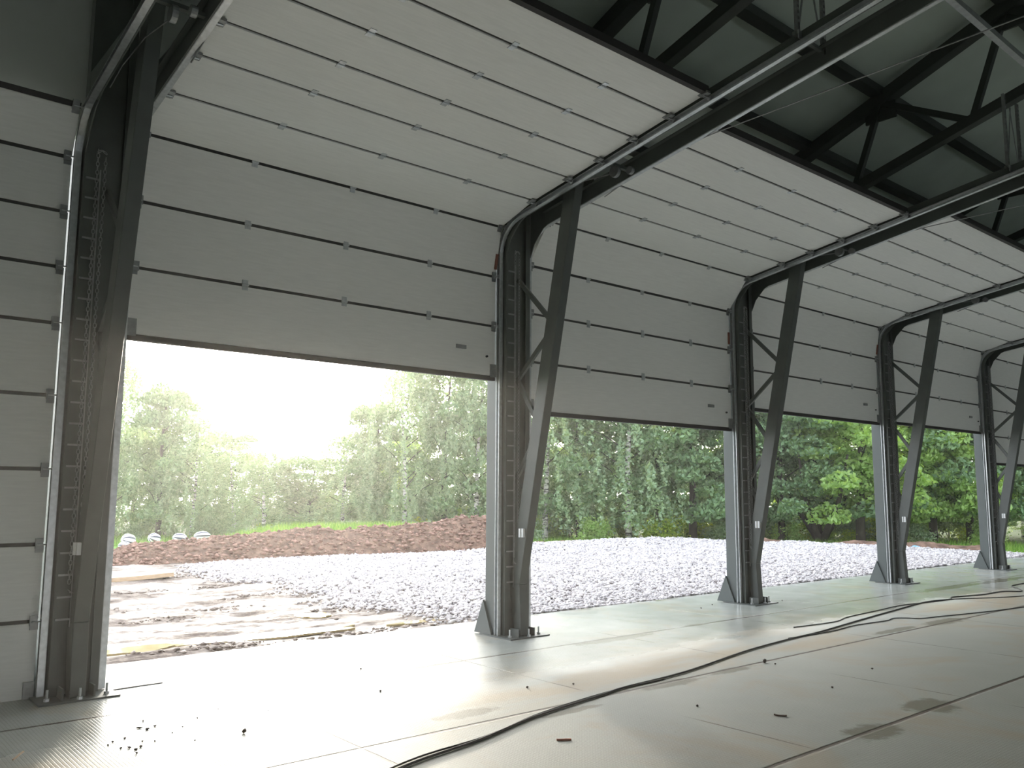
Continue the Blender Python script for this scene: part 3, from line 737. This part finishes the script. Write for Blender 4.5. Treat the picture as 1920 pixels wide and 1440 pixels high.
for i, (x, y, a, b) in enumerate(PUD):
    rs = np.random.default_rng(50 + i); n = 60; vs = []
    ph = rs.random(6) * 6
    for k in range(n):
        an = 2 * math.pi * k / n; r = 1 + .12 * math.sin(3 * an + ph[0]) + .1 * math.sin(5 * an + ph[1]) + .06 * math.sin(9 * an + ph[2])
        vs.append((x + a * r * math.cos(an), y + b * r * math.sin(an), -.052))
    vs += [(vx, vy, -.075) for vx, vy, _ in vs]
    fs = [tuple(range(n))] + [(k, k + n, (k + 1) % n + n, (k + 1) % n) for k in range(n)] + [tuple(range(n, 2 * n))[::-1]]
    lab = ['long yellowish puddle, largest in the mud outside', 'yellowish puddle in the mud beside the first column', 'yellowish puddle between the slab and the tip of the gravel',
           'small round puddle further out in the mud', 'shallow brown puddle between the bent plank and the earth mound', 'small puddle streak just above the one by the gravel tip'][i]
    tag(MB().add(vs, fs).build('puddle', M_PUDDLE), lab, 'puddle', 'puddles in the mud')

# gravel pad
PAD = lambda X, Y: (X > gravel_edge(Y)) & (X < 24.3) & (Y > 1.06) & (Y < 10.9 - .08 * (X - 14) - .6 * np.clip(X - 20.5, 0, 9) * .9 + .0) 
def pad_z(X, Y):
    e = sm(0, .9, X - gravel_edge(Y)); z = -.05 + e * (.035 + .05 * fbm(X * .8, Y * .8, 60, 5)) + .12 * sm(7.5, 10.5, Y) * sm(12, 17, X) * (1 - sm(21, 24, X))
    return np.minimum(z, -.012 + .2 * sm(1.4, 3, Y))
def pad_base(X, Y):
    z = pad_z(X, Y) - .012
    return np.where(PAD(X, Y), z, -.35)
struct(grid_obj('gravel_bed', np.linspace(5.8, 24.6, 380), np.linspace(1.06, 11.4, 210), pad_base, M_GBASE))
def stones():
    V0 = np.array([(1, 0, 0), (-1, 0, 0), (0, 1, 0), (0, -1, 0), (0, 0, 1), (0, 0, -1)], float)
    F0 = np.array([(0, 2, 4), (2, 1, 4), (1, 3, 4), (3, 0, 4), (2, 0, 5), (1, 2, 5), (3, 1, 5), (0, 3, 5)])
    n = 150000
    x = 5.6 + RNG.random(n) ** 1.15 * 18.8; y = 1.08 + RNG.random(n) ** 1.2 * 10
    k = PAD(x + RNG.normal(0, .25, n) * (x < 8), y); x, y = x[k][:72000], y[k][:72000]; n = len(x)
    s = .016 + .020 * RNG.random(n) ** 1.5 + .0007 * np.hypot(x, y)
    V = V0[None] * (1 + .5 * (RNG.random((n, 6, 1)) - .5)) + .35 * (RNG.random((n, 6, 3)) - .5)
    V = V * s[:, None, None] * (np.array([1.25, 1, .7]) * (1 + .3 * (RNG.random((n, 1, 3)) - .5)))
    an = RNG.random(n) * 6.283; c, s_ = np.cos(an)[:, None], np.sin(an)[:, None]
    vx = V[..., 0] * c - V[..., 1] * s_; vy = V[..., 0] * s_ + V[..., 1] * c
    tl = RNG.normal(0, .5, n)[:, None]; vz = V[..., 2] * np.cos(tl) + vx * np.sin(tl); vx = vx * np.cos(tl) - V[..., 2] * np.sin(tl)
    W = np.stack([vx + x[:, None], vy + y[:, None], vz + (np.where(x > gravel_edge(y), pad_z(x, y), -.05) + s * (.25 + .5 * RNG.random(n)))[:, None]], -1).reshape(-1, 3)
    F = (F0[None] + (np.arange(n) * 6)[:, None, None]).reshape(-1, 3)
    return tag(link_mesh('gravel', np_mesh('gravel', W, F, M_STONE)), 'pale crushed stone spread outside the doorways', 'gravel', kind='stuff')
stones()

# loose clods: in the mud and over the mounds
M_MUDCLOD = island_mat('wet_mud_clods', [(0.12, 0.09, 0.075), (0.22, 0.175, 0.15), (0.34, 0.28, 0.25)], 0.7, spec=0.4)
def clods(name, x, y, zf, smin, smax, label, m=None):
    V0 = np.array([(1, 0, 0), (-1, 0, 0), (0, 1, 0), (0, -1, 0), (0, 0, 1), (0, 0, -1)], float)
    F0 = np.array([(0, 2, 4), (2, 1, 4), (1, 3, 4), (3, 0, 4), (2, 0, 5), (1, 2, 5), (3, 1, 5), (0, 3, 5)])
    n = len(x); s = smin + (smax - smin) * RNG.random(n) ** 2.5
    V = (V0[None] * (1 + .6 * (RNG.random((n, 6, 1)) - .5)) + .4 * (RNG.random((n, 6, 3)) - .5)) * s[:, None, None] * np.array([1.3, 1, .6])
    an = RNG.random(n) * 6.283; c, q = np.cos(an)[:, None], np.sin(an)[:, None]
    W = np.stack([V[..., 0] * c - V[..., 1] * q + x[:, None], V[..., 0] * q + V[..., 1] * c + y[:, None], V[..., 2] + (zf(x, y) + s * .15)[:, None]], -1).reshape(-1, 3)
    return tag(link_mesh(name, np_mesh(name, W, (F0[None] + (np.arange(n) * 6)[:, None, None]).reshape(-1, 3), m or M_SOILCLOD)), label, 'dirt', kind='stuff')
n_ = 26000; mx = -3 + 9.3 * RNG.random(n_); my = 1.1 + 9.5 * RNG.random(n_)
keep = fbm(mx * .7, my * 2.4, 140, 5, .6) > .125
for px_, py_, pa_, pb_ in PUD: keep &= ((mx - px_) / (pa_ * 1.15)) ** 2 + ((my - py_) / (pb_ * 1.5)) ** 2 > 1
clods('mud_clods', mx[keep], my[keep], mud_z, .010, .045, 'dark clods churned up along the ruts of the mud', M_MUDCLOD)

# earth mounds
def mound(name, A, B, wid, hfun, label, seed, nu=300, nv=70, nclod=0):
    A, B = np.array(A, float), np.array(B, float); L = np.hypot(*(B - A)); d = (B - A) / L; nrm_ = np.array([-d[1], d[0]])
    if nrm_[1] < 0: nrm_ = -nrm_
    u = np.linspace(0, 1, nu); v = np.linspace(0, 1, nv); U, Vv = np.meshgrid(u, v, indexing='ij')
    X = A[0] + d[0] * U * L + nrm_[0] * Vv * wid; Y = A[1] + d[1] * U * L + nrm_[1] * Vv * wid
    prof = np.sin(np.pi * Vv) ** .8; endf = np.clip(U * 14, 0, 1) * np.clip((1 - U) * 14, 0, 1)
    h = hfun(U) * (1 + .5 * fbm(X * 1.6, Y * .8, seed, 3)) * prof * endf ** .5
    rough = fbm(X * 2.6, Y * 2.6, seed + 9, 7, .72) * .42 * np.minimum(h * 2.5, 1)
    Z = -.13 + np.maximum(h + .06 * prof + rough, -.02)
    Vt = np.stack([X, Y, Z], -1).reshape(-1, 3)
    I = (np.arange(nu - 1)[:, None] * nv + np.arange(nv - 1)[None, :]).ravel()
    F = np.stack([I, I + nv, I + nv + 1, I + 1], -1)
    o = link_mesh(name, np_mesh(name, Vt, F, M_SOIL, True)); tag(o, label, 'earth mound', 'earth mounds')
    if nclod:
        ii = RNG.integers(0, nu, nclod); jj = RNG.integers(0, nv, nclod)
        zz = Z[ii, jj]; k_ = zz > -.1
        clods('soil_clods', X[ii, jj][k_], Y[ii, jj][k_], lambda a, b: zz[k_], .015, .075, 'loose clods of reddish earth lying over the long mound')
    return o
mound('earth_mound', (2.0, 12.7), (15.2, 9.8), 2.4, lambda U: np.interp(U, [0, .25, .36, .48, .72, .9, 1], [.20, .27, .38, .50, .66, .86, .82]), 'long high mound of reddish brown earth behind the mud', 80, nclod=9000)
mound('earth_mound', (15.6, 10.9), (19.2, 10.6), .9, lambda U: .16 + 0 * U, 'low strip of brown earth behind the gravel, second doorway', 90, 90, 20)
mound('earth_mound', (22.6, 8.9), (25.0, 5.3), 1.1, lambda U: .10 + .06 * np.sin(U * 9), 'low brown earth bank beyond the gravel in the third doorway', 95, 110, 24)
mound('earth_mound', (25.0, 4.9), (26.6, 2.6), 1.1, lambda U: .13 + .05 * np.sin(U * 7), 'small brown earth heap beyond the gravel in the fourth doorway', 99, 80, 24)

# plank lying on the mud
t = thing('bent_plank', 'pale bent plank lying on the mud before the earth mound', 'plank', (4.4, 8.95, -.02))
mb = MB(); fr = []
for i in range(24):
    u = i / 23; x = -2.0 + 3.05 * u
    fr.append((Vector((x, -.42 * u + .2, .035 + .03 * math.sin(u * 7))), Vector((0, 0, 1)), Vector((0.13, 1, 0)).normalized()))
mb.sweep(fr, [(-.30, -.035), (.30, -.035), (.30, .035), (-.30, .035)]); mb.build('board', M_WOOD, t)

# striped bundles on the lawn, bags
def lobed(name, loc, rx, ry, rz, m, label, cat, rot, lobes=9, grp=None, zb=-.02):
    nu, nv = 28, 36; vs = []; fs = []
    for i in range(nu + 1):
        a = math.pi * i / nu
        for j in range(nv):
            b = 2 * math.pi * j / nv; rr = 1 + .05 * math.cos(lobes * b)
            vs.append((rx * math.cos(a), ry * rr * math.sin(a) * math.cos(b), rz * rr * math.sin(a) * math.sin(b)))
    for i in range(nu):
        for j in range(nv): fs.append((i * nv + j, i * nv + (j + 1) % nv, (i + 1) * nv + (j + 1) % nv, (i + 1) * nv + j))
    o = MB().add(vs, fs).build(name, m, loc=loc, smooth=True); o.rotation_euler = rot; tag(o, label, cat, grp); return o
G = 'striped bundles on the lawn'
lobed('striped_bundle', (6.55, 17.4, .04), .20, .17, .16, mat('dark_grey_film', (.10, .10, .13), .4, noise=.2, nscale=9), 'plain dark grey round bundle on the lawn', 'bundle', (0, .1, .5), grp=G)
lobed('striped_bundle', (7.35, 17.6, .14), .20, .17, .17, M_STRIPE, 'striped bundle on the lawn, topmost of a stacked pair', 'bundle', (0, .2, .3), grp=G)
lobed('striped_bundle', (7.18, 17.3, .01), .17, .12, .11, M_STRIPE, 'striped bundle on the lawn, lower of a stacked pair', 'bundle', (.3, .1, -.4), grp=G)
lobed('striped_bundle', (8.45, 18.9, .10), .20, .16, .15, M_STRIPE, 'single black and white striped bundle standing alone mid-lawn', 'bundle', (.2, .2, .5), grp=G)
lobed('striped_bundle', (9.05, 18.5, .10), .22, .16, .15, M_STRIPE, 'striped round bundle on the lawn next to the white bags', 'bundle', (.5, .2, .1), grp=G)
lobed('striped_bundle', (9.85, 18.9, .13), .27, .14, .13, M_STRIPE, 'long mostly white striped bundle on the lawn', 'bundle', (2.2, .0, .2), grp=G)
lobed('white_bag', (9.0, 17.8, .05), .13, .10, .08, M_WHITE, 'small white bag on the lawn by the striped bundles', 'bag', (0, .2, .6), 4, 'white bags on the lawn')
lobed('white_bag', (9.25, 17.75, .05), .13, .10, .08, M_WHITE, 'small white bag on the lawn by the striped bundles', 'bag', (0, .1, -.4), 4, 'white bags on the lawn')
lobed('white_bag', (22.3, 8.0, .06), .20, .13, .09, M_WHITE, 'white bag lying at the far edge of the gravel in the third doorway', 'bag', (0, .1, -.4), 4)
lobed('blue_sheet', (24.45, 4.2, .0), .17, .13, .07, M_BLUE, 'crumpled blue sheet beyond the gravel in the fourth doorway', 'sheet', (0, .1, .3), 5)

# ---------------------------------------------------------------- vegetation
def leaves_mesh(name, C, size, material, up_bias=.3, elong=1.5):
    n = len(C); nr = RNG.normal(size=(n, 3)); nr[:, 2] += up_bias; nr /= np.linalg.norm(nr, axis=1)[:, None]
    a = np.cross(nr, RNG.normal(size=(n, 3))); a /= np.linalg.norm(a, axis=1)[:, None]; b = np.cross(nr, a)
    s = (size * (.6 + .8 * RNG.random(n)))[:, None]
    V = np.stack([C - a * s * elong * .5, C + b * s * .42 , C + a * s * elong * .5, C - b * s * .42], 1).reshape(-1, 3)
    F = np.arange(n * 4).reshape(-1, 4)
    return np_mesh(name, V, F, material)
def tree_variant(kind, seed):
    """returns (crown mesh, trunk mesh) for a tree 7 m tall and about 3.6 m wide"""
    rs = np.random.default_rng(seed); H = 7.0
    mb = MB(); lean = rs.normal(0, .12, 2); pts = []; rad = []
    for i in range(9):
        u = i / 8; pts.append((lean[0] * u * 1.5 + .06 * math.sin(u * 6 + seed), lean[1] * u, u * H * .95)); rad.append((.10 if kind == 'birch' else .13) * (1 - u) ** .8 + .012)
    if kind == 'multi':
        for j in range(5):
            a = j * 1.26 + .3; mb.tube([(0, 0, 0), (.25 * math.cos(a), .25 * math.sin(a), .5), (.8 * math.cos(a), .8 * math.sin(a), 1.5), (1.3 * math.cos(a), 1.2 * math.sin(a), 3.2)], [.12, .10, .07, .03], 7)
    else: mb.tube(pts, rad, 9)
    br = MB(); nb = 16
    for j in range(nb):
        z = 1.4 + j * (H - 2.2) / nb; a = rs.random() * 6.28; L = 1.5 * (1 - (z / H) ** 2) + .3
        br.tube([(0, 0, z), (L * .5 * math.cos(a), L * .5 * math.sin(a), z + L * .35), (L * math.cos(a), L * math.sin(a), z + L * .55)], [.025, .014, .005], 5)
    C = []
    if kind == 'birch':
        for j in range(250):
            z = .9 + (H - .8) * rs.random() ** .9; R = 1.65 * math.sqrt(max(.04, 1 - ((z - 2.6) / 4.6) ** 2)); a = rs.random() * 6.28; r = R * math.sqrt(rs.random())
            x, y = r * math.cos(a), r * math.sin(a); L = .5 + .9 * rs.random(); n = int(38 * L) + 6
            q = np.linspace(0, 1, n)
            P = np.stack([x * (1 + .15 * q) + rs.normal(0, .055, n), y * (1 + .15 * q) + rs.normal(0, .055, n), z - L * q ** 1.2 + rs.normal(0, .04, n)], -1); C.append(P)
    else:
        nc = 62
        for j in range(nc):
            z = 1.0 + (H - 1.3) * rs.random(); R = 1.75 * math.sqrt(max(.05, 1 - ((z - 3.0) / 4.4) ** 2)); a = rs.random() * 6.28; r = R * math.sqrt(rs.random()) * .95
            c = np.array([r * math.cos(a), r * math.sin(a), z]); rr = .32 + .3 * rs.random(); n = int(620 * rr)
            dv = rs.normal(size=(n, 3)); dv /= np.linalg.norm(dv, axis=1)[:, None]; P = c + dv * (rr * (.45 + .6 * rs.random((n, 1)) ** .6)) * np.array([1.25, 1.25, .6])
            P[:, 2] -= .25 * ((P[:, 0] - c[0]) ** 2 + (P[:, 1] - c[1]) ** 2) / rr; C.append(P)
    C = np.concatenate(C); C = C[C[:, 2] > .35]
    m = {'birch': M_LEAF_BIRCH, 'dense': M_LEAF_DARK, 'light': M_LEAF_LIGHT, 'multi': M_LEAF_DARK}[kind]
    return leaves_mesh('crown', C, .085 if kind == 'birch' else .105, m), mb, br
def forest_floor():
    u = np.linspace(-.3, 1.5, 120); b = np.concatenate([np.linspace(-1.2, 2, 14), np.linspace(3, 34, 20)]); U, Bk = np.meshgrid(u, b, indexing='ij')
    A0 = np.array([8.7, 28.9]); L0 = np.array([27.4, -23.3]); nb_ = np.array([23.3, 27.4]) / np.hypot(23.3, 27.4)
    wob = .9 * fbm(U * 18, Bk * 0 + 3, 44, 4) * (Bk < -.5)
    X = A0[0] + L0[0] * U + nb_[0] * (Bk + wob); Y = A0[1] + L0[1] * U + nb_[1] * (Bk + wob); Z = ground_z(X, Y) + .02
    V = np.stack([X, Y, Z], -1).reshape(-1, 3); nu, nv = len(u), len(b)
    I = (np.arange(nu - 1)[:, None] * nv + np.arange(nv - 1)[None, :]).ravel()
    m = mat('forest_litter', (0.05, 0.055, 0.025), 0.95, color2=(0.10, 0.12, 0.05), nscale=3, bump=.8, bscale=20, spec=.1)
    struct(link_mesh('forest_floor', np_mesh('forest_floor', V, np.stack([I, I + nv, I + nv + 1, I + 1], -1), m, True)))
forest_floor()
VAR = {}
def proto(kind, i):
    if (kind, i) not in VAR:
        me, mb, br = tree_variant(kind, 100 + i * 7 + len(kind)); t = bpy.data.objects.new('tree', None); COL.objects.link(t)
        mb.build('trunk', M_BIRCH if kind == 'birch' else M_DARKBARK, t, smooth=True); br.build('branches', M_DARKBARK, t, smooth=True); link_mesh('crown', me, t)
        VAR[(kind, i)] = t; return t
    return copy_tree(VAR[(kind, i)])
A_, B_ = Vector((8.7, 28.9, 0)), Vector((36.1, 5.6, 0)); LINE = (B_ - A_); LN = LINE.normalized(); BACK = Vector((-LN.y, LN.x, 0))
if BACK.dot(Vector((1, 1, 0))) < 0: BACK = -BACK
def tree(u, back, kind, i, H, W, label, grp):
    """u: fraction along the forest edge; back: metres behind it"""
    p = A_ + LINE * u + BACK * back; t = proto(kind, i)
    z = float(ground_z(np.array([p.x]), np.array([p.y]))[0])
    t.location = (p.x, p.y, z - .05); t.scale = (W / 3.6, W / 3.6, H / 7.0); t.rotation_euler = (0, 0, (u * 37 + back) % 6.28)
    t.name = {'birch': 'birch_tree', 'dense': 'broadleaf_tree', 'light': 'maple_tree', 'multi': 'multi_stemmed_tree'}[kind]
    tag(t, label, 'tree', grp); return t
KT = {'birch': 'drooping birch', 'dense': 'dark broadleaf tree', 'light': 'bright yellow-green maple', 'multi': 'multi-stemmed dark tree'}
FR = [  # u, back, kind, variant, height, width
    (-.02, 0, 'birch', 0, 7.0, 3.4), (.045, -.6, 'birch', 1, 7.0, 3.2), (.085, .3, 'dense', 0, 6.2, 3.0), (.125, 0, 'birch', 0, 4.9, 2.8), (.165, .5, 'birch', 2, 3.7, 3.0),
    (.205, -.4, 'birch', 1, 3.4, 3.0), (.245, .2, 'dense', 1, 3.3, 3.2), (.285, -.3, 'birch', 0, 4.0, 3.2), (.318, .4, 'dense', 0, 5.6, 3.0), (.352, -.5, 'birch', 2, 7.2, 3.3), (.39, .3, 'dense', 1, 7.4, 3.4), (.425, -.3, 'birch', 1, 7.2, 3.3),  # heights cut low around here so bright sky stands for the sun glare
    (.46, .2, 'dense', 0, 7.4, 3.4), (.50, -.3, 'birch', 0, 8.0, 3.8), (.535, .3, 'dense', 1, 7.6, 3.8), (.585, -.5, 'birch', 2, 8.4, 4.4), (.62, .3, 'dense', 0, 7.8, 3.8), (.655, -.3, 'dense', 1, 7.9, 4.2),
    (.70, .2, 'dense', 0, 7.9, 4.0), (.745, -.3, 'dense', 1, 7.2, 3.6), (.79, .0, 'multi', 0, 7.4, 4.4), (.825, -.8, 'light', 0, 8.2, 4.6), (.865, -.3, 'light', 1, 8.0, 4.4),
    (.91, .2, 'dense', 0, 8.4, 4.2), (.945, -.2, 'light', 1, 8.2, 3.8), (.98, .2, 'dense', 1, 8.6, 4.4), (1.03, -.2, 'dense', 0, 8.6, 4.6)]
def bay_of(u):
    return 'sunlit doorway' if u < .45 else 'second doorway' if u < .70 else 'third doorway' if u < .87 else 'fourth doorway'
ORDN = ['first', 'second', 'third', 'fourth', 'fifth', 'sixth', 'seventh', 'eighth', 'ninth']
cnt = {}
for f in FR:
    b = bay_of(f[0]); key = (b, f[2]); cnt[key] = cnt.get(key, 0) + 1
    tree(*f, '%s %s along the forest edge in the %s' % (ORDN[cnt[key] - 1], KT[f[2]], b), 'trees along the forest edge')
kinds = ['dense', 'birch', 'dense', 'light']
BK = []
for i in range(22):
    u = -.06 + i * .055
    h = 4.6 if u < .12 else 2.4 if u < .29 else (5.4 if i % 2 else 3.6) if u > .34 else 4.0  # back row dips in the same gap, leaving bright sky as glare
    BK.append((u, 4.0 + 1.6 * (i % 2), kinds[i % 4] if u > .3 else 'dense' if i % 2 else 'birch', i % 2, h + .4 * math.sin(i * 2.1), 3.6))
for i, f in enumerate(BK):
    tree(*f, 'tree standing behind the forest edge in the %s' % bay_of(f[0]), 'trees behind the forest edge, %s' % bay_of(f[0]))
def bush_mesh(seed, material, H=1.3, W=1.6, n=2600):
    rs = np.random.default_rng(seed); C = []
    for j in range(16):
        z = .15 + (H - .3) * rs.random(); a = rs.random() * 6.28; r = W / 2 * math.sqrt(rs.random()) * math.sqrt(max(.1, 1 - (z / H) ** 2))
        c = np.array([r * math.cos(a), r * math.sin(a), z]); dv = rs.normal(size=(n // 16, 3)); dv /= np.linalg.norm(dv, axis=1)[:, None]
        C.append(c + dv * rs.normal(.0, .27, (n // 16, 1)))
    C = np.concatenate(C); C[:, 2] = np.maximum(C[:, 2], .02)
    return leaves_mesh('foliage', C, .085, material)
BP = []
for i, m in enumerate((M_LEAF_BUSH, M_LEAF_LIGHT, M_LEAF_BIRCH)):
    me = bush_mesh(300 + i, m); t = bpy.data.objects.new('bush', None); COL.objects.link(t); link_mesh('foliage', me, t)
    MB().tube([(0, 0, 0), (.03, .02, .5), (.0, .05, .9)], [.02, .015, .006], 6).tube([(0, 0, 0), (-.2, .1, .5), (-.35, .1, .8)], [.015, .01, .005], 6).build('stems', M_DARKBARK, t)
    BP.append([t, False])
for i in range(62):
    u = .0 + i * .0171; j = (i * 5) % 3
    if u < .2: j = 2
    if not BP[j][1]: t = BP[j][0]; BP[j][1] = True
    else: t = copy_tree(BP[j][0])
    back = [-.7, 1.6, 4.6, 2.6][i % 4] + .5 * math.sin(i * 3.3); p = A_ + LINE * u + BACK * back
    z = float(ground_z(np.array([p.x]), np.array([p.y]))[0]); s = (.5 + .4 * abs(math.sin(i * 1.7))) * (.7 if u < .35 else 1) * (1.25 if i % 4 >= 2 else .85)
    t.location = (p.x, p.y, z - .02); t.scale = (s * 1.2, s * 1.2, s); t.rotation_euler = (0, 0, i * 1.3)
    tag(t, '%s bush under the trees in the %s' % (['bright yellow-green', 'fresh green', 'grey-green'][j], bay_of(u)), 'bush', '%s bushes, %s' % (['yellow-green', 'fresh green', 'grey-green'][j], bay_of(u)))
def grass():
    n = 26000
    u = RNG.random(n); b = -4.5 + 7 * RNG.random(n)
    x = A_.x + LINE.x * u + BACK.x * b; y = A_.y + LINE.y * u + BACK.y * b
    n2 = 9000; x2 = 9.0 + 5.5 * RNG.random(n2); y2 = 13.2 - .27 * (x2 - 11) + 3.0 * RNG.random(n2); x = np.concatenate([x, x2]); y = np.concatenate([y, y2]); n += n2
    z = ground_z(x, y); h = .08 + .22 * RNG.random(n) ** 2; wv = .012 + .014 * RNG.random(n); a = RNG.random(n) * 6.28; lean = RNG.normal(0, .07, (n, 2))
    V = np.stack([np.stack([x - wv * np.cos(a), y - wv * np.sin(a), z - .02], -1), np.stack([x + wv * np.cos(a), y + wv * np.sin(a), z - .02], -1), np.stack([x + lean[:, 0], y + lean[:, 1], z + h], -1)], 1).reshape(-1, 3)
    tag(link_mesh('tall_grass', np_mesh('tall_grass', V, np.arange(n * 3).reshape(-1, 3), M_GRASS)), 'tall grass along the forest edge and on the bank behind the earth mound', 'grass', kind='stuff')
grass()

# ---------------------------------------------------------------- thin haze added outdoors and indoors as a veil of glare
def haze():
    m = bpy.data.materials.new('glare_veil_haze'); m.use_nodes = True; t = m.node_tree; t.nodes.clear()
    v = N(t, 'ShaderNodeVolumeScatter'); v.inputs['Density'].default_value = 0.0021; v.inputs['Anisotropy'].default_value = 0.72; v.inputs['Color'].default_value = (1, .97, .92, 1)
    o = N(t, 'ShaderNodeOutputMaterial'); t.links.new(v.outputs[0], o.inputs['Volume'])
    h = MB().box(-28, 74, -8.6, 70, -.6, 14).build('haze', m)
    tag(h, 'thin haze added in the doorways and over the ground as glare veil', 'haze', kind='stuff')
haze()
